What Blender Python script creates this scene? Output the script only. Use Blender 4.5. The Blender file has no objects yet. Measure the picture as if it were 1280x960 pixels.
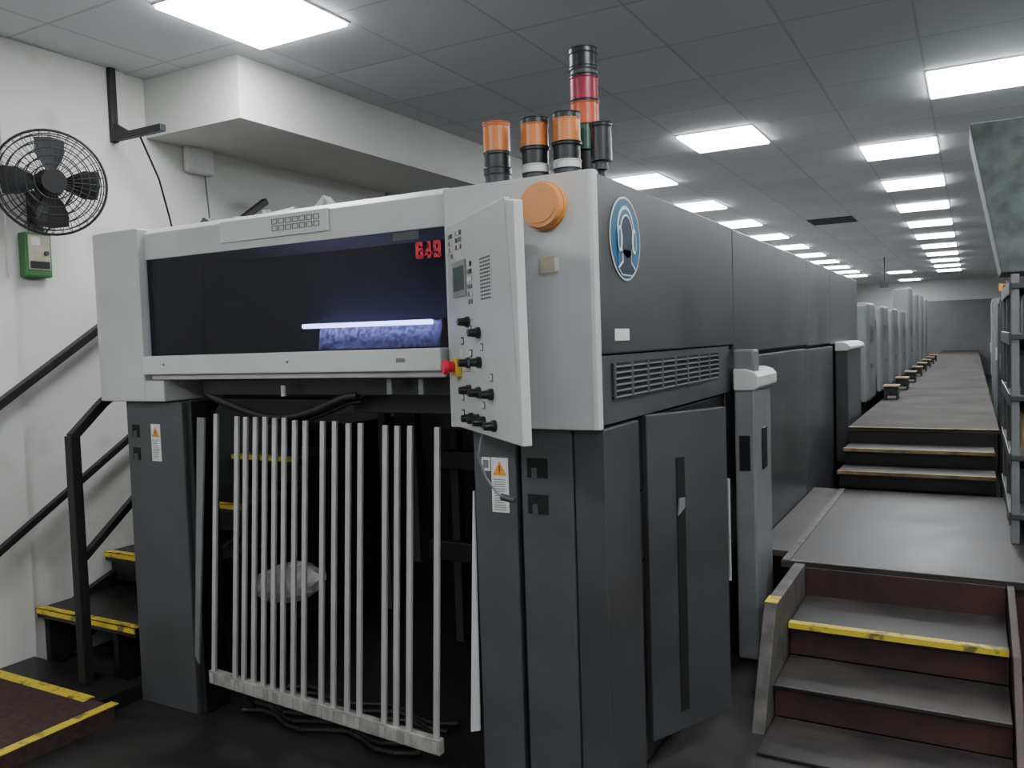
import bpy, bmesh, math, random
from mathutils import Vector, Matrix
random.seed(4)
D=bpy.data; SC=bpy.context.scene; COL=SC.collection
# ---------------------------------------------------------------- materials
def newmat(name):
    m=D.materials.new(name); m.use_nodes=True
    return m,m.node_tree.nodes,m.node_tree.links,m.node_tree.nodes['Principled BSDF']
def mat(name,c,rough=.5,metal=0,var=.12,scale=6,bump=0,c2=None,thr=(.35,.65),em=None,es=0,spec=None,rvar=0,detail=4):
    m,n,l,b=newmat(name)
    tc=n.new('ShaderNodeTexCoord'); no=n.new('ShaderNodeTexNoise'); no.inputs['Scale'].default_value=scale; no.inputs['Detail'].default_value=detail
    l.new(tc.outputs['Object'],no.inputs['Vector'])
    r=n.new('ShaderNodeValToRGB'); r.color_ramp.elements[0].position=thr[0]; r.color_ramp.elements[1].position=thr[1]
    a=c2 if c2 else tuple(x*(1-var) for x in c)
    bb=c if c2 else tuple(min(1,x*(1+var)) for x in c)
    r.color_ramp.elements[0].color=(*a,1); r.color_ramp.elements[1].color=(*bb,1)
    l.new(no.outputs['Fac'],r.inputs['Fac']); l.new(r.outputs['Color'],b.inputs['Base Color'])
    b.inputs['Roughness'].default_value=rough; b.inputs['Metallic'].default_value=metal
    if rvar:
        mr=n.new('ShaderNodeMapRange'); mr.inputs['To Min'].default_value=rough-rvar; mr.inputs['To Max'].default_value=rough+rvar
        l.new(no.outputs['Fac'],mr.inputs['Value']); l.new(mr.outputs['Result'],b.inputs['Roughness'])
    if spec is not None: b.inputs['Specular IOR Level'].default_value=spec
    if bump:
        bp=n.new('ShaderNodeBump'); bp.inputs['Strength'].default_value=bump; bp.inputs['Distance'].default_value=.01
        l.new(no.outputs['Fac'],bp.inputs['Height']); l.new(bp.outputs['Normal'],b.inputs['Normal'])
    if em: b.inputs['Emission Color'].default_value=(*em,1); b.inputs['Emission Strength'].default_value=es
    return m
LG=mat('light_grey_paint',(.44,.445,.435),.42,var=.06,scale=3)
LG2=mat('pale_grey_paint',(.50,.505,.495),.4,var=.05,scale=3)
LGD=mat('unit_grey_paint',(.115,.12,.125),.5,var=.12,scale=3,spec=.3)
UNF=mat('unit_front_grey',(.17,.175,.18),.5,var=.10,scale=3,spec=.3)
CH=mat('charcoal_paint',(.058,.060,.064),.42,var=.12,scale=4,rvar=.06)
CH2=mat('charcoal_side_paint',(.050,.051,.054),.38,var=.18,scale=2,rvar=.07)
MG=mat('mid_grey_paint',(.17,.175,.18),.4,var=.1)
BK=mat('black_metal',(.010,.010,.011),.5,var=.2)
BK2=mat('black_plastic',(.012,.012,.013),.35,var=.1)
SLOT=mat('slot_black',(.002,.002,.002),.8)
AL=mat('brushed_aluminium',(.46,.455,.44),.38,metal=.45,var=.06,scale=8)
STEEL=mat('worn_steel',(.36,.34,.31),.55,metal=.4,var=.25,scale=16)
STRG=mat('worn_plywood_edge',(.075,.068,.062),.6,var=.4,scale=10)
WALL=mat('white_wall_paint',(.60,.60,.565),.85,var=.04,scale=1.5)
DIRT=mat('scuffed_wall_paint',(.62,.615,.58),.85,c2=(.40,.39,.36),scale=2.2,thr=(.22,.44))
GWALL=mat('grey_wall_paint',(.42,.425,.42),.85,var=.06,scale=1)
SHADE=mat('painted_shade_black',(.022,.024,.028),.7,var=.3,scale=2)  # near-black colour that paints the shade seen through the gate
SHUT=mat('grey_partition',(.13,.135,.135),.7,var=.08,scale=2)
YEL=mat('yellow_tape',(.66,.50,.04),.6,c2=(.18,.14,.05),scale=16,thr=(.36,.48),detail=8)
FLOOR=mat('dark_workshop_floor',(.030,.026,.025),.5,c2=(.011,.010,.010),scale=5,thr=(.35,.7),rvar=.12)
PLAT=mat('worn_dark_deck',(.062,.052,.048),.50,c2=(.018,.016,.016),scale=3.0,thr=(.34,.66),rvar=.16,detail=12,spec=.35)
CORR=mat('worn_walkway_deck',(.075,.067,.060),.8,c2=(.034,.031,.029),scale=1.6,thr=(.3,.7),detail=12,spec=.14)
RISER=mat('oxblood_riser',(.065,.028,.024),.5,c2=(.028,.016,.015),scale=5)
REDFL=mat('red_brown_landing',(.045,.021,.018),.8,var=.3,scale=30)
BLACKST=mat('black_step',(.016,.013,.013),.4,c2=(.008,.007,.007),scale=9,rvar=.1)
ORG=mat('orange_lens',(.56,.17,.04),.3,var=.06)
ORL=mat('orange_disc',(.62,.25,.08),.4,var=.05)
RED=mat('red_lens',(.30,.012,.05),.3)
ORG2=mat('orange_red_lens',(.52,.09,.03),.3)
GRN=mat('green_lens',(.01,.06,.035),.25)
GREYB=mat('dark_grey_plastic',(.042,.044,.047),.4)
REDP=mat('red_print',(.72,.02,.05),.5)
YBASE=mat('yellow_base',(.70,.50,.04),.4)
WHT=mat('white_label',(.62,.62,.60),.5,var=.05,scale=30)
BEI=mat('beige_label',(.42,.38,.28),.6,var=.1,scale=30)
BLUE=mat('sign_blue',(.010,.09,.18),.5,var=.05)
DBL=mat('sign_dark_blue',(.004,.018,.038),.6)
WARN=mat('warning_orange',(.70,.25,.03),.5)
INK=mat('ink_grey',(.16,.16,.16),.6)
GBOX=mat('green_enclosure',(.04,.16,.05),.5)
GALV=mat('galvanised_green_grey',(.155,.182,.170),.75,c2=(.085,.103,.095),scale=9,bump=.3,thr=(.36,.64),detail=10)
WOOD=mat('raw_wood',(.34,.24,.11),.7,c2=(.16,.11,.06),scale=9)
CARD=mat('brown_carton',(.22,.13,.07),.8)
SCR=mat('grey_lcd',(.09,.11,.10),.2,var=.05)
SCRF=mat('screen_bezel',(.23,.24,.24),.4)
RUB=mat('cable_rubber',(.010,.010,.010),.55)
PLY=mat('plastic_wrap',(.78,.78,.74),.35,c2=(.45,.45,.42),scale=14,bump=.6)
CAV=mat('cavity_glow_blue',(.07,.07,.13),.5,c2=(.02,.02,.05),scale=30,thr=(.4,.6))  # bluish mottle puts the window glow into the colour
GLOWSP=mat('glow_speckled',(.62,.68,.85),.5,c2=(.08,.08,.16),scale=55,thr=(.40,.58),detail=8)  # pale speckle colour imitates the patchy glow in the window
def emis(name,c,s):
    m=D.materials.new(name); m.use_nodes=True; n=m.node_tree.nodes; n.clear()
    e=n.new('ShaderNodeEmission'); o=n.new('ShaderNodeOutputMaterial'); e.inputs[0].default_value=(*c,1); e.inputs[1].default_value=s
    m.node_tree.links.new(e.outputs[0],o.inputs[0]); return m
PANEL=emis('led_panel_light',(.93,.97,1.0),16.0)
TUBE=emis('reflection_glow',(.62,.68,1.0),32.0)  # emission imitates a bright reflected strip
GL=D.materials.new('tinted_window'); GL.use_nodes=True
n=GL.node_tree.nodes; l=GL.node_tree.links; n.clear()
o=n.new('ShaderNodeOutputMaterial'); t=n.new('ShaderNodeBsdfTransparent'); t.inputs[0].default_value=(.42,.41,.52,1)
g=n.new('ShaderNodeBsdfPrincipled'); g.inputs['Base Color'].default_value=(.002,.002,.004,1); g.inputs['Roughness'].default_value=.08
mx=n.new('ShaderNodeMixShader'); mx.inputs[0].default_value=.5
l.new(t.outputs[0],mx.inputs[1]); l.new(g.outputs[0],mx.inputs[2]); l.new(mx.outputs[0],o.inputs[0])
PX,PY=.645,.7133; OX,OY=.18,5.79
def ceilmat():
    m,n,l,b=newmat('ceiling_tiles')
    tc=n.new('ShaderNodeTexCoord'); sp=n.new('ShaderNodeSeparateXYZ'); l.new(tc.outputs['Object'],sp.inputs[0])
    outs=[]; ids=[]
    for ax,p,off in(('X',PX,OX),('Y',PY,OY)):
        a=n.new('ShaderNodeMath'); a.operation='SUBTRACT'; a.inputs[1].default_value=off; l.new(sp.outputs[ax],a.inputs[0])
        d=n.new('ShaderNodeMath'); d.operation='DIVIDE'; d.inputs[1].default_value=p; l.new(a.outputs[0],d.inputs[0])
        fl=n.new('ShaderNodeMath'); fl.operation='FLOOR'; l.new(d.outputs[0],fl.inputs[0]); ids.append(fl)
        fr=n.new('ShaderNodeMath'); fr.operation='FRACT'; l.new(d.outputs[0],fr.inputs[0])
        s=n.new('ShaderNodeMath'); s.operation='SUBTRACT'; s.inputs[1].default_value=.5; l.new(fr.outputs[0],s.inputs[0])
        ab=n.new('ShaderNodeMath'); ab.operation='ABSOLUTE'; l.new(s.outputs[0],ab.inputs[0])
        gt=n.new('ShaderNodeMath'); gt.operation='GREATER_THAN'; gt.inputs[1].default_value=.488; l.new(ab.outputs[0],gt.inputs[0]); outs.append(gt)
    mxx=n.new('ShaderNodeMath'); mxx.operation='MAXIMUM'; l.new(outs[0].outputs[0],mxx.inputs[0]); l.new(outs[1].outputs[0],mxx.inputs[1])
    cb=n.new('ShaderNodeCombineXYZ'); l.new(ids[0].outputs[0],cb.inputs[0]); l.new(ids[1].outputs[0],cb.inputs[1])
    wn=n.new('ShaderNodeTexWhiteNoise'); l.new(cb.outputs[0],wn.inputs['Vector'])
    r=n.new('ShaderNodeValToRGB'); r.color_ramp.elements[0].color=(.53,.545,.56,1); r.color_ramp.elements[1].color=(.60,.615,.63,1)
    l.new(wn.outputs['Value'],r.inputs['Fac'])
    mc=n.new('ShaderNodeMix'); mc.data_type='RGBA'; l.new(mxx.outputs[0],mc.inputs[0]); l.new(r.outputs[0],mc.inputs[6]); mc.inputs[7].default_value=(.43,.44,.45,1)
    l.new(mc.outputs[2],b.inputs['Base Color']); b.inputs['Roughness'].default_value=.8
    return m
CEIL=ceilmat()
# ---------------------------------------------------------------- builders
WL={}
def put(o,parent=None,wloc=(0,0,0)):
    COL.objects.link(o); WL[o.name]=Vector(wloc)
    if parent is not None:
        o.parent=parent; o.location=Vector(wloc)-WL[parent.name]
    else: o.location=Vector(wloc)
    return o
def meta(o,label=None,cat=None,group=None,kind=None):
    if label:o['label']=label
    if cat:o['category']=cat
    if group:o['group']=group
    if kind:o['kind']=kind
    return o
def empty(name,loc,parent=None,**k):
    o=D.objects.new(name,None); o.empty_display_size=.1; put(o,parent,loc); return meta(o,**k)
class B:
    def __init__(s,T=None): s.v=[];s.f=[];s.m=[];s.mats=[];s.sm=[];s.T=T
    def _mi(s,m):
        if m not in s.mats:s.mats.append(m)
        return s.mats.index(m)
    def add(s,vs,fs,m,smooth=False):
        k=len(s.v); mi=s._mi(m)
        s.v+= [Vector(v) for v in vs]
        for f in fs: s.f.append([k+i for i in f]); s.m.append(mi); s.sm.append(smooth)
        return s
    def box(s,x0,x1,y0,y1,z0,z1,m):
        return s.add([(x,y,z) for z in(z0,z1) for y in(y0,y1) for x in(x0,x1)],[(0,2,3,1),(4,5,7,6),(0,1,5,4),(2,6,7,3),(0,4,6,2),(1,3,7,5)],m)
    def prism(s,pts,ax,a0,a1,m):
        def mk(p,a):
            q=[p[0],p[1]]; q.insert(ax,a); return tuple(q)
        N=len(pts); vs=[mk(p,a0) for p in pts]+[mk(p,a1) for p in pts]
        fs=[tuple(range(N))[::-1],tuple(range(N,2*N))]+[(i,(i+1)%N,N+(i+1)%N,N+i) for i in range(N)]
        return s.add(vs,fs,m)
    def cyl(s,p0,p1,r,m,r1=None,n=20,cap=True):
        p0=Vector(p0);p1=Vector(p1);r1=r if r1 is None else r1
        d=(p1-p0).normalized(); a=d.orthogonal().normalized(); b=d.cross(a)
        vs=[p0+(a*math.cos(t)+b*math.sin(t))*r for t in[2*math.pi*i/n for i in range(n)]]+[p1+(a*math.cos(t)+b*math.sin(t))*r1 for t in[2*math.pi*i/n for i in range(n)]]
        s.add(vs,[(i,(i+1)%n,n+(i+1)%n,n+i) for i in range(n)],m,True)
        if cap: s.add(vs,[tuple(range(n))[::-1],tuple(range(n,2*n))],m)
        return s
    def path(s,pts,r,m,n=8):
        for a,b in zip(pts[:-1],pts[1:]): s.cyl(a,b,r,m,n=n)
        return s
    def ring(s,c,nrm,R,r,m,N=40,n=6):
        c=Vector(c);nrm=Vector(nrm).normalized();a=nrm.orthogonal().normalized();b=nrm.cross(a)
        vs=[]
        for i in range(N):
            t=2*math.pi*i/N; d=a*math.cos(t)+b*math.sin(t)
            for j in range(n):
                u=2*math.pi*j/n; vs.append(c+d*(R+r*math.cos(u))+nrm*r*math.sin(u))
        fs=[(i*n+j,((i+1)%N)*n+j,((i+1)%N)*n+(j+1)%n,i*n+(j+1)%n) for i in range(N) for j in range(n)]
        return s.add(vs,fs,m,True)
    def done(s,name,parent=None,bev=0,seg=2,label=None,cat=None,group=None,kind=None,loc=None):
        vs=[s.T@v for v in s.v] if s.T else s.v
        lo=Vector([min(v[i] for v in vs) for i in range(3)]); hi=Vector([max(v[i] for v in vs) for i in range(3)])
        c=Vector(loc) if loc is not None else Vector(((lo.x+hi.x)/2,(lo.y+hi.y)/2,lo.z))
        me=D.meshes.new(name); me.from_pydata([v-c for v in vs],[],s.f)
        for m in s.mats: me.materials.append(m)
        for p,mi,sm in zip(me.polygons,s.m,s.sm): p.material_index=mi; p.use_smooth=sm
        bm=bmesh.new(); bm.from_mesh(me); bmesh.ops.recalc_face_normals(bm,faces=bm.faces); bm.to_mesh(me); bm.free()
        o=D.objects.new(name,me); put(o,parent,c)
        if bev:
            md=o.modifiers.new('bevel','BEVEL'); md.width=bev; md.segments=seg; md.limit_method='ANGLE'; md.angle_limit=math.radians(40)
        return meta(o,label,cat,group,kind)
def bx(name,x0,x1,y0,y1,z0,z1,m,parent=None,bev=0,**k): return B().box(x0,x1,y0,y1,z0,z1,m).done(name,parent,bev,**k)
# ---------------------------------------------------------------- camera
f=1040.0
Yc=Vector((575,72,-f)).normalized(); Xc=-(Vector((-1870,-7,-f)).normalized()); Xc=(Xc-Yc*Xc.dot(Yc)).normalized(); Zc=Xc.cross(Yc)
R=Matrix((Xc,Yc,Zc))
cd=D.cameras.new('camera'); cam=D.objects.new('camera',cd); COL.objects.link(cam)
cd.sensor_width=36; cd.lens=f/1280*36; cd.clip_end=100; cd.clip_start=.02
cam.matrix_world=Matrix.Translation((1.092,-2.6,1.7))@R.to_4x4(); SC.camera=cam
# ---------------------------------------------------------------- room
H=3.4; XL=-3.42; XR=3.4; YB=-6.5; YF=31.0
S='structure'
bx('floor',XL-.1,XR+.1,YB-.1,YF+.1,-.1,0,FLOOR,kind=S)
bx('ceiling',XL-.1,XR+.1,YB-.1,YF+.1,H,H+.1,CEIL,kind=S,loc=(0,0,0))
bx('wall_west',XL-.1,XL,YB,YF,0,H,WALL,kind=S)
bx('wall_east',XR,XR+.1,YB,YF,0,H,GWALL,kind=S)
bx('wall_south',XL,XR,YB-.1,YB,0,H,GWALL,kind=S)
bx('wall_north',XL,XR,YF,YF+.1,0,H,GWALL,kind=S)
bx('trim_1',XL,-2.60,.93,9.0,3.04,H-.002,WALL,kind=S)
bx('trim_2',XL,XL+.05,-1.2,.02,0,2.12,DIRT,kind=S)
bx('trim_3',XL,XL+.02,.02,.78,0,H-.002,DIRT,kind=S)
bx('trim_4',-.9,XR,YF-.12,YF-.01,0,2.65,SHUT,kind=S)
bx('trim_5',XL,XL+.03,3.35,9.0,2.3,3.04,GWALL,kind=S)
bx('shade_backing',XL,XL+.02,.95,9.0,0,2.2,SHADE,kind=S)  # added dark sheet over the wall, painted shade behind the bars
def light(cx,cy):
    e=empty('ceiling_light',(cx,cy,H-.02),label='square recessed white LED ceiling panel, lit',cat='ceiling light',group='LED ceiling panels')
    w=PX/2-.012; h=PY/2-.012
    B().box(cx-w,cx+w,cy-h,cy+h,H-.024,H-.006,PANEL).done('light_diffuser',e)
    b=B()
    for a in((cx-w-.012,cx-w,cy-h-.012,cy+h+.012),(cx+w,cx+w+.012,cy-h-.012,cy+h+.012),(cx-w,cx+w,cy-h-.012,cy-h),(cx-w,cx+w,cy+h,cy+h+.012)):
        b.box(*a,H-.010,H-.002,LG2)
    b.done('light_frame',e)
XA=-2.4+PX/2; XB=.18+PX/2; XCc=-1.11+PX/2; XD=XB+PX; XFILL=XD+PX*2
for k in range(0,10):
    light(XA,6.15+2.14*k); light(XB,6.15+2.14*k)
for p in((XA,.56),(XCc,4.725),(XD,4.01),(XCc,24.9),(XCc,29.5),(XD,-.4),(XA,-2.6),(XCc,-4.0),(XD,-4.0),(XFILL,1.87),(XFILL,-2.4),(XFILL,6.15)): light(*p)  # panels overhead, behind the camera and far right are unseen, added as fill light
bx('ceiling_opening_panel',XCc-.32,XCc+.32,10.8,11.5,H-.012,H-.002,SLOT,label='dark missing ceiling tile opening',cat='ceiling tile')
# ---------------------------------------------------------------- press
P=empty('printing_press',(-1.3,3.5,0),label='large grey offset printing press delivery with charcoal side panels',cat='printing press')
B().box(-2.55,-.07,2.2,7.15,0.0,2.2,BK).box(-2.6,-.07,.42,2.2,1.62,2.2,BK).box(-2.55,-.07,7.15,7.6,0,1.5,BK).done('machine_frame',P)
B().box(-2.26,-.6,.30,.40,1.6,2.2,CAV).box(-2.26,-.6,.02,.3,1.60,1.62,BK).done('window_cavity',P)
bx('front_window',-2.26,-.60,-.01,-.002,1.66,2.135,GL,P,.0,label='dark tinted viewing window')
B().cyl((-1.51,.20,1.795),(-.82,.20,1.79),.010,TUBE).done('reflection_tube',P,label='glowing white-blue tube standing in for a reflection in the window')  # emissive tube added to imitate a bright line reflected in the window
B().prism([(.225,1.69),(.235,1.69),(.255,1.80),(.245,1.80)],0,-1.45,-.80,GLOWSP).done('glow_plate',P,label='speckled plate added to show glow under the tube')  # plate added to catch the tube's light as a band of glow
bx('window_sticker',-.84,-.72,-.014,-.0105,2.095,2.125,GREYB,P)
B().prism([(-.012,2.13),(-.012,2.25),(.02,2.275),(.42,2.275),(.42,2.13)],0,-2.27,-.6,LG).done('top_cover',P,.004)
B().box(-1.76,-1.15,-.02,-.013,2.165,2.255,LG2).done('cover_plate',P,.002)
b=B()
for r in range(2):
    for c in range(7):
        x0=-1.455+c*.038; z0=2.188+r*.028; w,h=.031,.022; t=.003
        for q in((x0,x0+w,z0,z0+t),(x0,x0+w,z0+h-t,z0+h),(x0,x0+t,z0,z0+h),(x0+w-t,x0+w,z0,z0+h)): b.box(q[0],q[1],-.0225,-.0205,q[2],q[3],INK)
b.done('cover_plate_marking',P)
B().box(-2.25,-.60,-.075,.0,1.60,1.685,LG2).box(-2.22,-.60,-.05,.02,1.575,1.60,AL).done('front_rail',P,.006)
for x in(-2.10,-1.35): B().cyl((x,-.078,1.645),(x,-.0755,1.645),.006,INK).done('rail_fastener',P)
B().box(-.80,-.76,-.078,-.0755,1.635,1.65,INK).done('rail_label',P)
pts=[(-2.27,.35),(-2.27,-.05)]
for i in range(9):
    a=math.pi*1.5-math.pi/2*i/8; pts.append((-2.54+.16*math.cos(a),.11+.16*math.sin(a)))
pts+=[(-2.70,.35)]
B().prism(pts,2,1.475,2.275,LG).box(-2.27,-2.14,-.0495,.3,1.475,1.572,LG).done('corner_cover',P,.006,3)
pts=[(-.595,-.03),(-.02,-.03),(-.006,-.026),(0.0,-.012),(0.0,.004),(-.595,.004)]
B().prism(pts,2,1.39,2.262,LG).done('head_front_plate',P,.004)
bx('side_panel',-.59,-.004,.006,1.795,1.645,2.255,CH2,P,.006)
bx('side_panel',-.6,-.004,1.805,4.01,1.60,2.25,CH2,P,.006)
bx('side_panel',-.6,-.004,4.02,5.2,1.59,2.245,CH2,P,.006)
bx('side_panel',-.6,-.004,5.21,7.2,1.58,2.24,CH2,P,.006)
bx('vent_panel',-.59,-.012,.006,1.73,1.40,1.640,CH,P,.004)
b=B().box(-.0115,-.0085,.11,1.50,1.485,1.612,SLOT)
for i in range(6):
    z=1.488+i*.0215; b.box(-.010,-.001,.11,1.50,z,z+.006,MG)
for i in range(9):
    y=.11+i*1.37/8; b.box(-.010,-.0005,y,y+.02,1.485,1.612,CH)
b.done('vent_grille',P,label='black louvred ventilation slots')
for z0,z1 in((.03,.50),(.51,.82),(.83,1.10),(1.11,1.39)): bx('lower_side_panel',-.06,-.03,.36,1.66,z0,z1,BK2,P,.008)
bx('lower_side_panel',-.06,-.006,2.0,3.95,.02,1.575,CH2,P,.008)
bx('lower_side_panel',-.06,-.006,3.965,5.36,.02,1.565,CH2,P,.008)
bx('lower_side_panel',-.06,-.006,6.6,7.2,.02,1.565,CH2,P,.008)
bx('lower_side_panel',-.06,-.02,1.67,1.99,.02,1.62,BK2,P,.008)
def gdoor(xi,xo,y0,y1,ym,z0,z1,zg,mm=MG,gh=.10):
    e=empty('guard_door',((xi+xo)/2,(y0+y1)/2,z0),P)
    bx('door_stile',xi,xo,y0,ym,z0,z1,mm,e,.012)
    bx('door_leaf',xi,xo-.012,ym+.004,y1,z0,z1-.03-zg,mm,e,.012)
    zt=z1-zg; xg=xo+.024
    pts=[(zt-gh,xi),(zt-gh,xg-.022),(zt-gh+.02,xg),(zt-.03,xg),(zt-.005,xg-.02),(zt+.010,xg-.06),(zt+.012,xi)]
    N=len(pts)
    B().add([(x,y,z) for y in(y0-.012,y1) for z,x in pts],[tuple(range(N)),tuple(range(N,2*N))[::-1]]+[(i,(i+1)%N,N+(i+1)%N,N+i) for i in range(N)],LG2).done('door_grip',e,.008,label='light grey door grip')
    return e
d1=gdoor(.02,.125,1.68,2.12,1.80,.01,1.62,.11)
bx('door_handle',.114,.122,1.88,1.98,.98,1.20,BK2,d1,.003,label='black recessed handle')
bx('door_slot',.045,.10,1.673,1.6795,1.0,1.18,BK2,d1,.002,label='black slot in the door edge')
d2=gdoor(0,.11,5.44,6.55,5.56,.5,1.585,0,GREYB,.07)
A=Vector((-.0,.42,0)); dirv=Vector((.20,.41,0)); Wd=dirv.length; u=dirv.normalized(); nn=Vector((u.y,-u.x,0))
T=Matrix(((u.x,nn.x,0,A.x),(u.y,nn.y,0,A.y),(0,0,1,.12),(0,0,0,1)))
e=empty('service_door',A,P)
B(T).box(0,Wd,-.03,0,0,1.28,CH2).done('door_leaf',e,.004)
B(T).box(.155,.200,0.001,.004,.08,1.10,SLOT).done('door_slot',e)
B(T).prism([(.15,.87),(.19,.90),(.19,.94),(.16,.94)],1,.0045,.014,MG).done('door_latch',e,.003,label='small pale latch')
B(T).box(Wd+.004,Wd+.016,-.03,0,.55,.98,AL).done('door_edge_strip',e)
# legs
e=empty('support_leg',(-.26,.1,0),P)
bx('leg_column',-.52,-.345,.0,.34,0,1.39,CH,e,.005)
bx('leg_column',-.32,-.12,-.005,.34,0,1.39,CH,e,.005)
bx('leg_column',-.116,0.0,.004,.34,0,1.39,CH2,e,.005)
bx('leg_gap',-.345,-.32,.03,.3,0,1.39,SLOT,e)
for z0 in(1.215,1.085): B().box(-.295,-.215,-.0075,-.0055,z0,z0+.07,SLOT).box(-.275,-.255,-.012,-.0075,z0+.0,z0+.035,CH).done('leg_socket',e)
def warn(x0,x1,z0,z1,y,par):
    b=B().box(x0,x1,y-.002,y,z0,z1,WHT)
    cx=(x0+x1)/2;w=(x1-x0); zt=z1-.012
    b.add([(cx-w*.42,y-.003,zt-w*.75),(cx+w*.42,y-.003,zt-w*.75),(cx,y-.003,zt)],[(0,1,2)],WARN)
    b.box(cx-.002,cx+.002,y-.0042,y-.0032,zt-w*.55,zt-w*.25,BK).box(cx-.002,cx+.002,y-.0042,y-.0032,zt-w*.66,zt-w*.61,BK)
    z=zt-w*.95
    while z>z0+.01:
        b.box(x0+w*.12,x1-w*(.12+.25*random.random()),y-.003,y-.002,z-.003,z,INK); z-=.0085
    b.done('warning_label',par,label='white label with orange warning triangle')
warn(-.445,-.375,1.08,1.28,-.001,e)
B().box(-.485,-.45,-.003,-.001,1.23,1.28,WHT).box(-.479,-.456,-.0042,-.003,1.24,1.27,INK).done('small_label',e)
e=empty('support_leg',(-2.28,.1,0),P)
bx('leg_column',-2.48,-2.09,.0,.16,0,1.47,CH,e,.005)
bx('leg_column',-2.085,-2.05,.02,.16,0,1.47,BK,e,.005)
B().prism([(-2.5,0),(-1.90,0),(-1.96,.06),(-2.06,.4),(-2.48,.4)],1,.165,.185,BK).done('leg_foot',e)
for z0 in(1.30,1.19): B().box(-2.44,-2.39,-.003,-.001,z0,z0+.06,SLOT).box(-2.425,-2.40,-.010,-.003,z0,z0+.03,CH).done('leg_socket',e)
warn(-2.305,-2.24,1.19,1.365,-.001,e)
pth=[(-1.98+.88*t,.06+.02*math.sin(t*6),1.50-.10*math.sin(math.pi*min(1,t*1.05))) for t in[i/14 for i in range(15)]]
B().path(pth,.016,RUB).done('cable_hose',P)
B().path([(x,y+.03,z-.025) for x,y,z in pth],.011,RUB).done('cable_hose',P)
bx('delivery_beam',-2.0,-.62,.05,.12,1.50,1.57,BK,P,.004)
bx('delivery_beam',-1.2,-.62,.15,.5,1.42,1.56,BK,P,.004)
B().cyl((-2.0,.2,1.5),(-.6,.2,1.5),.03,BK).done('delivery_shaft',P)
B().cyl((-1.45,.0,1.545),(-1.45,.0,1.50),.012,AL).done('beam_bracket',P)
for x in(-.90,-.75): bx('beam_bracket',x,x+.022,-.01,.0,1.51,1.57,MG,P)
for z in(1.25,1.05,.6): bx('inner_cross_member',-1.35,-.6,.75+z*.2,.80+z*.2,z,z+.10,BK2,P,.006)
for i,(x,z0,z1) in enumerate(((-1.75,.25,1.45),(-1.62,.5,1.45),(-1.42,.05,1.5))): bx('inner_guide_post',x,x+.05,1.0+.1*i,1.06+.1*i,z0,z1,CH2,P,.004)
B().add([(-1.99,.0,1.40),(-1.93,-.01,1.40),(-1.99,-.06,.28),(-2.05,-.03,.30),(-1.99,.012,1.40),(-1.93,.0,1.40),(-1.99,-.05,.28),(-2.05,-.02,.30)],[(0,1,2,3),(4,5,6,7),(0,1,5,4),(1,2,6,5),(2,3,7,6),(3,0,4,7)],MG).done('guide_plate',P)
B().add([(-.53,.0,1.15),(-.525,.0,1.15),(-.525,-.02,.25),(-.55,-.04,.25),(-.53,.01,1.15),(-.525,.01,1.15),(-.525,-.01,.25),(-.55,-.03,.25)],[(0,1,2,3),(4,5,6,7),(0,1,5,4),(1,2,6,5),(2,3,7,6),(3,0,4,7)],LG).done('guide_plate',P)
# bar gate
e=empty('bar_gate',(-1.27,-.05,.2),P)
def UX(px,py,Y):
    r=R@Vector((px-640,480-py,-f)); t=(Y+2.6)/r.y; return 1.092+r.x*t
xs=[round(UX(p,525,.0),3) for p in(271,297,308,320,332,344,356,369,382,404,419,436,451,482,497,513,547)]
x0,x1=xs[0],xs[-1]; YBT=-.085
for x in xs:
    t=(x-x0)/(x1-x0); zt=1.42-.03*t-random.random()*.01; zb=.262-.06*t; w=.0115
    vs=[]
    for (yy,zz) in((YBT,zb),(0,zt)):
        vs+=[(x-w,yy-.008,zz),(x+w,yy-.008,zz),(x+w,yy+.005,zz),(x-w,yy+.005,zz)]
    B().add(vs,[(0,3,2,1),(4,5,6,7),(0,1,5,4),(1,2,6,5),(2,3,7,6),(3,0,4,7)],AL).done('gate_bar',e,.0015)
vs=[]
for (X,Z) in((x0-.02,.272),(x1+.02,.205)):
    vs+=[(X,YBT-.014,Z-.045),(X,YBT-.014,Z+.012),(X,YBT+.02,Z+.012),(X,YBT+.02,Z-.045)]
B().add(vs,[(0,1,2,3),(4,7,6,5),(0,4,5,1),(1,5,6,2),(2,6,7,3),(3,7,4,0)],STEEL).done('gate_bottom_rail',e,.002)
for x in xs:
    t=(x-x0)/(x1-x0); z=.268-.065*t
    B().box(x-.012,x+.012,YBT-.018,YBT-.0145,z-.035,z+.008,AL).done('gate_foot',e,.001)
# control panel
P1=Vector((-.575,-.045,1.40)); P2=Vector((-.080,-.485,1.40)); u=(P2-P1); W=u.length; u.normalize(); nn=Vector((u.y,-u.x,0))
if nn.y>0: nn=-nn
T=Matrix(((u.x,0,nn.x,P1.x),(u.y,0,nn.y,P1.y),(0,1,0,P1.z),(0,0,0,1)))
e=empty('control_panel',P1,P)
HP=.72; zl,zr=3.1,2.43
def pan(px,py):
    t=(px-562)/(645-562); s=t*zl/(zr+t*(zl-zr)); yt=286-(px-562)*.54; yb=530+(px-562)*.29
    return s*W,(yb-py)/(yb-yt)*HP
B(T).prism([(0,0),(W*1.09,0),(W*1.085,.03),(W*1.03,HP*.55),(W*.97,HP),(0,HP)],2,-.018,0,LG).done('panel_face',e,.003)
B(T).prism([(.03,.02),(W*1.0,.02),(W*.93,HP-.03),(.03,HP-.03)],2,-.036,-.020,MG).done('panel_housing',e,.006)
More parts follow.
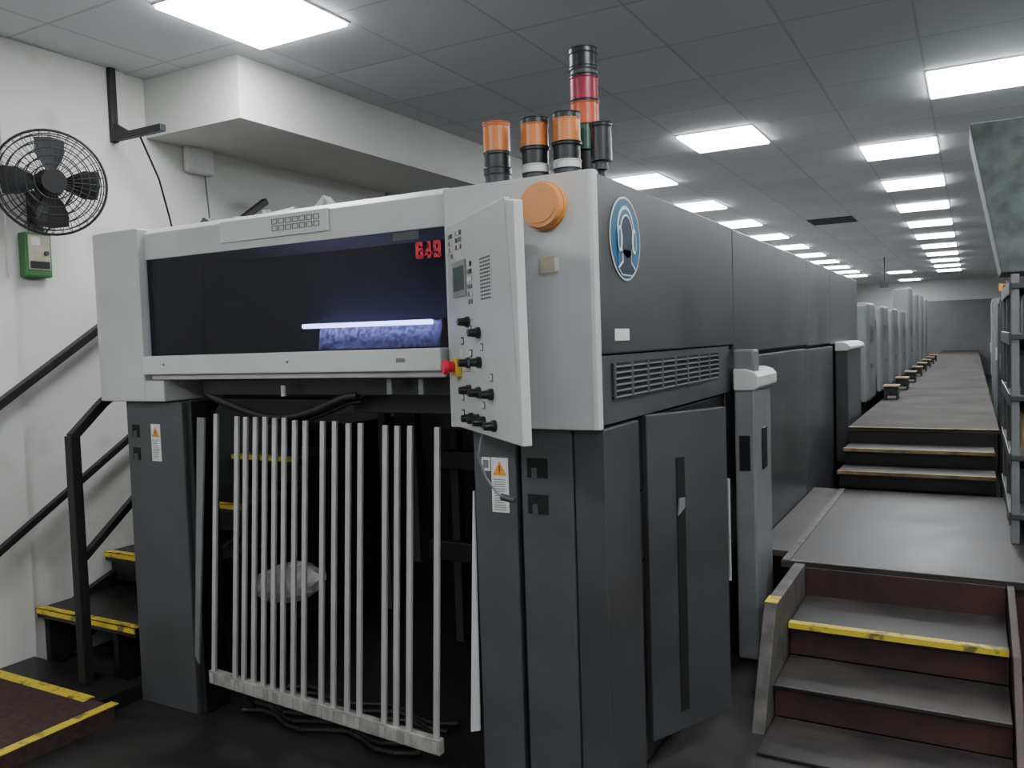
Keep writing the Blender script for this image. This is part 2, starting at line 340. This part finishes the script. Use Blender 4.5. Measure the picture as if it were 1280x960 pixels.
B(T).prism([(W*1.093,0),(W*1.112,0),(W*1.085,HP*.97),(W*.975,HP*.99),(W*1.033,HP*.55)],2,-.030,-.001,LG2).done('panel_end_cap',e,.003)
u0,v0=pan(570,372);u1,v1=pan(587,323)
B(T).box(u0,u1,v0,v1,.0005,.006,SCRF).box(u0+.012,u1-.012,v0+.02,v1-.02,.006,.0072,SCR).done('display_screen',e,.0,label='small grey display')
b=B(T).box(.605*W-.015,.605*W+.105,.43,.575,.0002,.0008,LG)
for c in range(6):
    for r in range(12):
        uu=.605*W-.01+c*.018; vv=.435+r*.0115
        b.box(uu,uu+.012,vv,vv+.006,.0008,.0015,GREYB)
b.done('speaker_grille',e)
for (ua,va,nu,nv,du,dv) in((.03,.62,2,4,.026,.024),(.12,.645,3,3,.024,.024),(.255,.45,2,6,.026,.025),(.15,.55,3,1,.022,.02)):
    for i in range(nu):
        for j in range(nv): B(T).box(ua+i*du,ua+i*du+.016,va+j*dv-.02,va+j*dv-.006,.0003,.004,random.choice((GREYB,INK,WHT,MG))).done('push_button',e)
for (a0,a1,v) in((.06,.30,.375),(.06,.30,.20)): B(T).box(a0,a1,v,v+.002,.0003,.001,INK).done('panel_line',e)
for (px,py,m) in((578,400,WHT),(579,425,GRN),(590,410,INK),(577,440,WHT),(590,440,GRN),(577,495,INK),(577,515,GRN),(605,432,INK),(617,470,INK),(605,505,INK)):
    a,c=pan(px,py); B(T).box(a-.013,a+.013,c-.013,c+.013,.0003,.003,m).box(a-.008,a+.008,c-.008,c+.008,.003,.0035,WHT).done('panel_symbol',e)
for (px,py) in((588,401),(602,414),(587,452),(602,451),(587,486),(600,489),(617,491),(589,521),(597,523),(605,526),(620,531)):
    a,c=pan(px,py)
    B(T).cyl((a,c,0.0005),(a,c,.012),.019,BK2,n=16).cyl((a,c,.012),(a,c,.04),.015,BK2,r1=.012,n=16).done('rotary_knob',e)
a,c=pan(573,457)
B(T).box(a-.03,a+.03,c-.035,c+.03,.0005,.02,YBASE).cyl((a,c,.02),(a,c,.045),.02,REDP).cyl((a,c,.045),(a,c,.06),.028,REDP,r1=.024).done('emergency_stop_button',e,.002,label='red mushroom button on yellow base')
p=[Vector((-.30,-.30,1.40)),Vector((-.31,-.31,1.33)),Vector((-.29,-.30,1.26)),Vector((-.26,-.29,1.215)),Vector((-.24,-.29,1.20))]
B().path(p,.004,INK).cyl(p[-1],p[-1]+Vector((.05,.0,-.01)),.011,GREYB,n=10).done('hanging_plug',P)
cx,cz=-.18,2.155
B().cyl((cx,-.031,cz),(cx,-.05,cz),.082,WARN,n=40).cyl((cx,-.05,cz),(cx,-.078,cz),.078,ORL,r1=.074,n=40).cyl((cx,-.078,cz),(cx,-.082,cz),.060,ORL,n=40).done('round_signal_lamp',P,.003,label='round orange lamp on the front plate')
B().box(-.205,-.135,-.0335,-.0305,1.93,1.985,BEI).box(-.15,-.137,-.0345,-.0335,1.934,1.981,WHT).done('type_label',P)
# digits 649
b=B(); dw,dh,st=.0330,.062,.0122; zb_=2.020
def seg(x,a0,a1,c0,c1): b.box(x+a0,x+a1,-.0145,-.0115,zb_+c0,zb_+c1,REDP)
hm=dh/2
x=-.736
seg(x,0,st,.004,dh-.004); seg(x,.003,dw-.002,dh-st,dh); seg(x,.003,dw-.003,0,st); seg(x,dw-st,dw,.004,hm+.003); seg(x,st-.001,dw-.003,hm-st/2+.002,hm+st/2+.002); seg(x,dw-st,dw-.001,dh-st-.005,dh-st+.002)
x=-.696
b.add([(x,-.0145,zb_+.013),(x+.021,-.0145,zb_+dh),(x+.021,-.0145,zb_+dh-.024),(x+.0115,-.0145,zb_+.0250),(x,-.0145,zb_+.0250)],[(0,1,2,3),(0,3,4)],REDP)
seg(x,0,dw+.001,.012,.0235); seg(x,dw-.0195,dw-.006,0,dh)
x=-.656
seg(x,dw-st,dw,.004,dh-.004); seg(x,.003,dw-.003,dh-st,dh); seg(x,.002,dw-.003,0,st); seg(x,0,st,hm-.003,dh-.004); seg(x,.003,dw-st+.001,hm-st/2-.002,hm+st/2-.002); seg(x,.001,st,st-.002,st+.005)
b.done('machine_number',P,label='bold red digits 649')
cy,cz=.25,2.055
b=B()
def disc(b,r,x,m,n=48): b.cyl((x-.0012,cy,cz),(x,cy,cz),r,m,n=n)
disc(b,.150,0.0,WHT); disc(b,.143,.0012,BLUE)
X=.0024
def poly(b,pts,x,m): b.prism([(cy+p[0],cz+p[1]) for p in pts],0,x-.0011,x,m)
def ell(a,bb,c0=(0,0),n=28): return [(c0[0]+a*math.cos(2*math.pi*i/n),c0[1]+bb*math.sin(2*math.pi*i/n)) for i in range(n)]
poly(b,ell(.084,.098,(0,.020)),X,WHT)
poly(b,ell(.074,.088,(0,.018)),X+.0012,BLUE)
poly(b,[(-.088,-.035),(.088,-.035),(.085,-.10),(.05,-.13),(-.05,-.13),(-.085,-.10)],X+.0012,BLUE)
poly(b,ell(.063,.082,(0,.006)),X+.0024,WHT)
poly(b,[(-.045,-.04),(.045,-.04),(.043,-.080),(.088,-.106),(.052,-.133),(-.052,-.133),(-.088,-.106),(-.043,-.080)],X+.0024,WHT)
poly(b,ell(.056,.075,(0,.006)),X+.0036,DBL)
poly(b,[(-.038,-.04),(.038,-.04),(.036,-.085),(.078,-.110),(.047,-.128),(-.047,-.128),(-.078,-.110),(-.036,-.085)],X+.0036,DBL)
for sgn in(-1,1):
    poly(b,ell(.022,.046,(sgn*.070,-.005)),X+.0048,WHT); poly(b,ell(.011,.034,(sgn*.074,-.005)),X+.0060,BLUE)
b.done('ear_protection_sign',P,label='blue round sign, head wearing ear defenders')
bx('side_label',-.003,-.0015,.13,.27,1.69,1.732,WHT,P)
def beacon(x,y,segs,lab,z=2.262,name='signal_beacon'):
    e=empty(name,(x,y,z),P,label=lab)
    for (h,r,m,nm) in segs:
        B().cyl((x,y,z),(x,y,z+h),r,m,n=28).ring((x,y,z+h-.003),(0,0,1),r,.0025,m,N=28).done(nm,e)
        z+=h
beacon(-.520,.25,[(.085,.050,GREYB,'beacon_base'),(.025,.054,BK2,'beacon_collar'),(.052,.050,BK2,'beacon_body'),(.01,.053,GREYB,'beacon_collar'),(.10,.052,ORG,'beacon_lens'),(.010,.054,ORG2,'beacon_cap')],'orange beacon on black base')
for x in(-.355,-.222):
    beacon(x,.25,[(.07,.050,GREYB,'beacon_base'),(.030,.053,WHT,'beacon_band'),(.055,.050,BK2,'beacon_body'),(.012,.056,BK2,'beacon_collar'),(.085,.052,ORG,'beacon_lens'),(.022,.053,BK2,'beacon_cap')],'orange beacon with white band and black cap')
beacon(-.238,.46,[(.175,.045,BK2,'beacon_base'),(.10,.056,GRN,'beacon_lens'),(.085,.056,ORG2,'beacon_lens'),(.010,.058,BK2,'beacon_collar'),(.085,.056,RED,'beacon_lens'),(.012,.058,BK2,'beacon_collar'),(.02,.054,GREYB,'beacon_body'),(.012,.058,BK2,'beacon_collar'),(.050,.056,BK2,'beacon_body'),(.02,.058,BK2,'beacon_cap')],'tall signal stack with red, orange and green lenses',2.262,'signal_tower')
beacon(-.085,.25,[(.05,.012,BK2,'beacon_stem'),(.03,.024,GREYB,'beacon_collar'),(.125,.038,BK2,'beacon_body'),(.012,.041,BK2,'beacon_cap')],'small black unlit beacon on a thin stem')
B().cyl((-2.05,.30,2.30),(-1.62,.30,2.335),.013,LG2).cyl((-1.99,.30,2.275),(-1.99,.30,2.34),.02,LG).cyl((-1.80,.30,2.275),(-1.80,.30,2.35),.02,LG).done('top_lever',P)
B().prism([(-1.52,2.275),(-1.36,2.275),(-1.37,2.33),(-1.41,2.37),(-1.46,2.33)],1,.25,.30,LG).cyl((-1.41,.24,2.34),(-1.41,.31,2.34),.015,AL).done('top_bracket',P,.003)
B().prism([(-2.25,2.275),(-2.12,2.275),(-2.13,2.33),(-2.17,2.35)],1,.25,.30,GREYB).done('top_bracket',P,.003)
# ---------------------------------------------------------------- printing units
def unit(y,z1,tall,L):
    e=empty('printing_unit',(-1.0,y+.6,0),label='grey printing unit with dark gaps in a press line',cat='printing unit',group='row of printing units')
    B().box(-2.3,-.18,y+.12,y+L-.15,.0,min(z1,2.05)-.12,GREYB).done('unit_body',e,.02)
    B().box(-.178,.05,y+.12,y+L*.45,.86,z1,LGD).done('unit_side_door',e,.04,3)
    B().box(-.5 if not tall else -.24,.02,y,y+.11,.86,z1-.03,UNF).done('unit_front_plate',e,.02)
    B().box(-.175,-.02,y+L*.46,y+L-.12,.86,z1-.2,BK).box(-.019,.03,y+L*.6,y+L*.66,1.1,z1-.3,LGD).done('unit_recess',e)
    bx('unit_handle',.051,.056,y+.2,y+.5,1.25,1.30,BK,e); bx('unit_window',.051,.054,y+.2,y+.55,1.55,1.75,BK2,e)
for i in range(4): unit(7.75+i*1.8,2.02,0,1.8)
for i in range(4): unit(15.1+i*2.1,2.50-.04*(i%2),1,2.1)
for i in range(8):
    y=8.05+i*1.75
    e=empty('step_stool',(.28,y,.87),label='small black step stool with worn tan top',cat='step stool',group='step stools beside printing units')
    B().box(.17,.34,y,y+.30,1.02,1.04,WOOD).done('stool_tread',e,.004)
    B().box(.18,.20,y+.02,y+.28,.872,1.019,BK).box(.31,.33,y+.02,y+.28,.872,1.019,BK).box(.20,.31,y+.26,y+.28,.9,1.019,BK).box(.20,.31,y+.02,y+.04,.93,1.019,BK).done('stool_frame',e)
# ---------------------------------------------------------------- right stairs and walkway
ST=empty('entry_stairs',(.8,1.4,0),label='dark red wooden steps with worn metal and yellow nosings',cat='stairs')
xa,xb=.325,1.225
B().box(xa,xb,.72,1.08,.002,.012,PLAT).done('step_tread',ST,.002)
B().box(xa,xb,1.06,1.45,.145,.16,PLAT).done('step_tread',ST,.004)
B().box(xa,xb,1.43,1.93,.305,.32,PLAT).done('step_tread',ST,.004)
B().box(xa,xb,1.09,1.105,0.012,.144,RISER).done('step_riser',ST)
B().box(xa,xb,1.46,1.475,.161,.304,RISER).done('step_riser',ST)
B().box(xa,xb,1.90,1.915,.321,.463,RISER).done('step_riser',ST)
B().box(xa,xb,1.415,1.46,.3205,.325,YEL).box(xa,xb,1.412,1.4195,.30,.325,YEL).done('step_nosing',ST,label='worn yellow nosing')
B().box(xa,xb,1.052,1.062,.1605,.163,STRG).done('step_nosing',ST)
B().prism([(.90,0),(1.93,.0),(1.93,.478),(1.20,.478),(1.16,.44)],0,.262,.318,STRG).done('step_stringer',ST,.004)
B().prism([(.85,0),(1.93,0),(1.93,.47),(1.85,.47),(1.25,.36)],0,1.232,1.262,RISER).done('step_stringer',ST,.003)
B().box(.262,.318,1.20,1.30,.4785,.482,YEL).done('yellow_tape_patch',ST)
PL=empty('lower_platform',(.9,3,0),label='worn dark timber deck landing beside the press',cat='platform')
B().prism([(.19,1.94),(2.2,1.94),(2.2,4.20),(.002,4.20),(.002,2.15),(.19,2.15)],2,.445,.48,PLAT).done('deck_board',PL,.003)
B().box(.24,2.15,1.97,4.18,.02,.44,RISER).done('platform_base',PL)
bx('deck_edge_strip',.196,.236,1.94,4.20,.4805,.486,STRG,PL,label='worn grey edge strip')
bx('deck_edge_strip',.24,2.2,1.935,1.965,.4805,.485,STRG,PL,label='worn grey edge strip')
S2=empty('upper_stairs',(.8,4.6,0),label='short dark steps with tan worn nosings up to walkway',cat='stairs')
for (z,y0,y1) in((.61,4.24,4.56),(.74,4.60,4.95)):
    B().box(.17,1.24,y0,y1+.03,z-.03,z,PLAT).done('step_tread',S2,.003)
    B().box(.17,1.24,y0-.004,y0+.030,z+.0005,z+.005,WOOD).box(.17,1.24,y0-.008,y0-.001,z-.02,z+.005,WOOD).done('step_nosing',S2)
    B().box(.18,1.23,y0+.03,y0+.04,z-.13 if z>.7 else .482,z-.031,BLACKST).done('step_riser',S2)
B().box(.18,1.23,4.97,4.985,.742,.838,BLACKST).done('step_riser',S2)
WK=empty('raised_walkway',(.7,17,0),label='long raised deck walkway alongside printing units',cat='walkway')
B().box(.155,1.28,5.0,30.8,.84,.87,CORR).done('walkway_deck',WK,.003)
B().box(.17,1.26,5.03,30.8,.02,.838,RISER).done('walkway_base',WK)
B().box(.16,1.28,4.995,5.03,.8705,.875,WOOD).done('walkway_edge_strip',WK,label='worn tan edge strip')
# ---------------------------------------------------------------- right side
e=empty('ventilation_hood',(1.7,3.6,2.04),label='tapered grey-green galvanised hood hanging from the ceiling',cat='hood')
b=B()
lo=[(1.25,3.3),(2.3,3.3),(2.3,3.9),(1.25,3.9)]; hi=[(1.08,3.26),(2.5,3.26),(2.5,4.0),(1.08,4.0)]
b.add([(x,y,2.02) for x,y in lo]+[(x,y,2.93) for x,y in hi],[(3,2,1,0),(4,5,6,7)]+[(i,(i+1)%4,4+(i+1)%4,4+i) for i in range(4)],GALV).done('hood_body',e,.006,2)
B().box(1.9,2.4,3.4,3.8,2.935,3.398,GALV).done('hood_duct',e,.006)
RK=empty('storage_rack',(1.6,3.5,.48),label='grey steel rack loaded with cartons and boards',cat='rack')
for (x,y) in((1.28,2.75),(1.28,4.1),(2.0,2.75),(2.0,4.1),(1.28,3.42)):
    bx('rack_post',x,x+.04,y,y+.04,.482,1.98,MG,RK,.004)
for z in(.62,.95,1.28,1.62,1.9):
    B().box(1.28,2.05,2.74,4.15,z,z+.03,GREYB).box(1.27,1.28,2.74,4.15,z-.03,z+.04,GREYB).done('rack_shelf',RK,.003)
bx('rack_back_panel',2.06,2.07,2.74,4.15,.5,1.95,GALV,RK)
bx('rack_end_panel',1.33,2.0,4.152,4.16,.5,1.95,GALV,RK)
k=0
for z in(.652,.982,1.312,1.652):
    for y in(2.80,3.13,3.48,3.80):
        h=.18+.06*random.random(); dx=.04*random.random(); B().box(1.325+dx,1.85,y,y+.29,z,z+h,(CARD,GREYB,WOOD,MG,BK2)[(k*3)%5]).box(1.50,1.58,y-.001,y+.291,z+h,z+h+.001,BEI).done('carton',None,.004,label='carton stored on a steel rack shelf',cat='box',group='cartons on the rack'); k+=1
def shelfunit(y,x0,h,c,lab):
    e=empty('tool_cabinet',(x0+.25,y+.4,0),label=lab,cat='cabinet')
    B().box(x0,x0+.6,y,y+.9,.0,h,c).done('cabinet_body',e,.01)
    for a,bb_ in((.03,.44),(.46,.87)): bx('cabinet_door',x0-.012,x0-.001,y+a,y+bb_,.95,h-.05,c,e,.004)
    B().box(x0-.03,x0-.013,y+.40,y+.42,1.3,1.45,AL).done('door_handle',e)
shelfunit(5.6,1.34,1.95,GREYB,'dark grey steel cabinet beside the walkway')
shelfunit(8.2,1.36,2.0,GREYB,'dark grey steel cabinet beside the walkway')
shelfunit(11.5,1.36,2.1,MG,'grey steel cabinet beside the walkway')
B().cyl((1.31,5.3,1.98),(1.31,5.3,2.04),.024,WARN).cyl((1.31,5.3,.0),(1.31,5.3,1.98),.016,GREYB).done('marker_post',None,label='thin grey post with orange top',cat='post')
e=empty('hanging_sign',(-.7,19,2.7),label='small dark sign hanging from the ceiling',cat='sign')
B().box(-.82,-.62,19,19.05,2.68,2.80,GREYB).done('sign_face',e); B().cyl((-.72,19.02,2.80),(-.72,19.02,3.398),.012,BK).done('sign_rod',e)
# ---------------------------------------------------------------- left stairs
LP=empty('floor_landing',(-2.9,-.7,0),label='low red-brown landing edged with yellow tape',cat='platform')
bx('landing_board',-3.36,-2.38,-1.6,-.22,.0,.08,REDFL,LP,.003)
bx('landing_board',-3.36,-2.49,-.215,.0,.0,.08,BLACKST,LP,.003)
bx('edge_tape',-2.43,-2.375,-1.6,-.20,.0805,.083,YEL,LP,label='yellow floor tape')
bx('edge_tape',-3.36,-2.55,-.26,-.20,.0805,.083,YEL,LP,label='yellow floor tape')
LS=empty('side_stairs',(-2.95,1,0),label='black open steps with yellow nosings beside the wall',cat='stairs')
xl,xr=-3.38,-2.76
for i,(z,y) in enumerate(((.33,.04),(.54,.46),(.76,.95),(.98,1.45))):
    xr_=-2.56 if i<2 else xr
    B().box(xl,xr_,y,y+.50,z-.05,z,BLACKST).done('step_tread',LS,.004)
    B().box(xl,xr_,y-.006,y+.04,z+.0005,z+.004,YEL).box(xl,xr_,y-.006,y-.001,z-.025,z+.004,YEL).done('step_nosing',LS,label='yellow nosing')
    if i: B().box(xl,xr_,y+.04,y+.05,z-.17,z-.051,BLACKST).done('step_riser',LS)
for x in(xl,xr-.04):
    B().prism([(.08,0),(.14,0),(1.95,.88),(1.95,.93),(1.85,.93),(.08,.27)],0,x,x+.04,BK).done('step_stringer',LS)
B().box(xl,xr,1.96,6.0,1.10,1.16,BLACKST).done('upper_deck',LS)
HR=empty('stair_handrail',(-2.74,-.11,.08),label='black square-tube stair handrail',cat='handrail')
def bar(p0,p1,w,m,name,par):
    p0=Vector(p0);p1=Vector(p1); d=(p1-p0).normalized(); s=Vector((1,0,0)); s=(s-d*s.dot(d)).normalized(); t=d.cross(s)
    vs=[p+(s*a+t*c)*w for p in(p0,p1) for a,c in((-1,-1),(1,-1),(1,1),(-1,1))]
    return B().add(vs,[(0,3,2,1),(4,5,6,7),(0,1,5,4),(1,2,6,5),(2,3,7,6),(3,0,4,7)],m).done(name,par,.004)
bar((-2.745,-.11,.083),(-2.745,-.11,1.31),.026,BK,'rail_post',HR)
bar((-2.745,-.115,1.30),(-2.745,.06,1.455),.022,BK,'top_rail',HR)
bar((-2.745,.06,1.455),(-2.745,1.4,2.35),.022,BK,'top_rail',HR)
bar((-2.745,-.09,.70),(-2.745,.9,1.5),.018,BK,'mid_rail',HR)
WR=empty('wall_handrail',(-3.3,.3,.08),label='black wall-side stair handrail',cat='handrail')
bar((-3.30,-.9,.95),(-3.30,1.8,2.75),.022,BK,'top_rail',WR)
bar((-3.30,-.9,.25),(-3.30,1.8,1.95),.018,BK,'mid_rail',WR)
bar((-3.30,-.9,.085),(-3.30,-.9,.97),.020,BK,'rail_post',WR)
# ---------------------------------------------------------------- wall things
FN=Vector((.90,-.42,-.10)).normalized(); FC=Vector((-3.12,.10,2.605))
FE=empty('wall_fan',FC,label='black wire-guarded wall fan mounted on the white wall',cat='fan')
a=(Vector((0,0,1))-FN*FN.z).normalized(); bb=FN.cross(a)
prof=[(.05,.115),(.09,.112),(.13,.105),(.17,.093),(.21,.075),(.245,.045),(.265,.0)]
for nm,sg in(('front_guard',1),('rear_guard',-.7)):
    b=B()
    for r,h in prof: b.ring(FC+FN*h*sg,FN,r,.0030,BK,N=48)
    for i in range(36):
        t=2*math.pi*i/36; d=a*math.cos(t)+bb*math.sin(t)
        b.path([FC+FN*h*sg+d*r for r,h in prof],.0018,BK,n=4)
    if sg<0: b.ring(FC,FN,.267,.007,BK,N=48)
    b.done(nm,FE)
B().cyl(FC+FN*.108,FC+FN*.122,.058,BK2,n=28).done('guard_badge',FE)
b=B()
for k in range(4):
    vs=[]
    for r in(.04,.10,.17,.235):
        for q in(-1,0,1):
            w=(.35 if r>.05 else .25)
            t=k*math.pi/2+q*w*(1.25 if 0.05<r<.2 else .9); d=a*math.cos(t)+bb*math.sin(t)
            vs.append(FC+d*r+FN*(.028*q))
    b.add(vs,[(i*3+j,i*3+j+1,(i+1)*3+j+1,(i+1)*3+j) for i in range(3) for j in range(2)],BK2,True)
b.cyl(FC-FN*.03,FC+FN*.04,.045,BK2).done('fan_blades',FE)
B().cyl(FC-FN*.19,FC-FN*.06,.065,BK2,r1=.075,n=24).done('fan_motor',FE,.004)
B().path([FC-FN*.15,Vector((-3.33,.17,2.50)),Vector((-3.385,.17,2.42))],.018,BK,n=10).box(-3.398,-3.382,.13,.21,2.385,2.60,BK).done('wall_bracket',FE)
e=empty('fan_speed_box',(-3.36,.15,2.13),label='green control box with pale face below the fan',cat='control box')
B().box(-3.399,-3.335,.07,.22,2.13,2.37,GBOX).done('box_body',e,.01)
B().box(-3.334,-3.328,.085,.205,2.17,2.355,BEI).box(-3.3275,-3.326,.10,.15,2.30,2.345,WHT).box(-3.3275,-3.326,.09,.20,2.175,2.215,BK2).done('box_face',e,.003)
B().cyl((-3.327,.18,2.26),(-3.315,.18,2.26),.012,GREYB).done('box_knob',e)
B().path([(-3.36,.20,2.37),(-3.34,.25,2.44),(-3.36,.33,2.54),(-3.3,.35,2.62),(-3.2,.2,2.60)],.006,RUB).done('fan_power_cable',None,label='black cable between fan and green box',cat='cable')
e=empty('wall_bracket_arm',(-3.4,.68,2.98),label='black L-shaped metal arm fixed on the wall',cat='bracket')
B().box(-3.399,-3.365,.66,.70,2.96,H-.003,BK).done('bracket_upright',e,.003)
B().box(-3.364,-2.95,.66,.70,2.965,3.005,BK).prism([(-3.364,3.005),(-3.24,3.005),(-3.364,3.07)],1,.665,.695,BK).done('bracket_arm',e,.003)
B().path([(-3.15,.68,2.96),(-3.22,.85,2.75),(-3.33,1.0,2.55),(-3.40,1.12,2.3)],.006,RUB).done('hanging_cable',None,label='thin black cable hanging down the wall',cat='cable')
e=empty('wall_junction_box',(-3.38,1.30,2.86),label='white rounded wall router box with cable',cat='wall box')
B().box(-3.418,-3.36,1.19,1.42,2.87,3.05,WHT).done('box_body',e,.025,3)
B().path([(-3.40,1.36,2.87),(-3.40,1.38,2.6),(-3.40,1.30,2.3)],.005,INK).done('box_cable',e)
e=empty('wrapped_bundle',(-2.25,.75,0),label='crumpled white plastic bag lying on a small stand',cat='plastic bag')
random.seed(2)
bm=bmesh.new(); bmesh.ops.create_icosphere(bm,subdivisions=3,radius=1)
vs=[(-2.24+v.co.x*.22*(1+.25*random.random()),.78+v.co.y*.13,.40+v.co.z*.09*(1+.35*random.random())+.05*v.co.x) for v in bm.verts]
fs=[tuple(v.index for v in f_.verts) for f_ in bm.faces]; bm.free()
B().add(vs,fs,PLY).done('plastic_wrap',e)
B().box(-2.45,-2.02,.66,.90,.26,.29,BK2).box(-2.42,-2.39,.7,.73,0.001,.26,BK).box(-2.08,-2.05,.7,.73,0.001,.26,BK).done('bundle_stand',e)
b=B()
for i in range(7):
    b.path([(-1.9+.10*k,.1+.05*i+.04*math.sin(k*1.3+i),.02) for k in range(11)],.012,RUB,n=6)
b.done('floor_cables',None,label='tangle of black cables on the dark floor',cat='cables',kind='stuff')
w=D.worlds.new('world'); SC.world=w; w.use_nodes=True; w.node_tree.nodes['Background'].inputs[0].default_value=(.5,.55,.6,1); w.node_tree.nodes['Background'].inputs[1].default_value=.05
SC.view_settings.view_transform='AgX'; SC.view_settings.look='None'; SC.view_settings.exposure=1.35
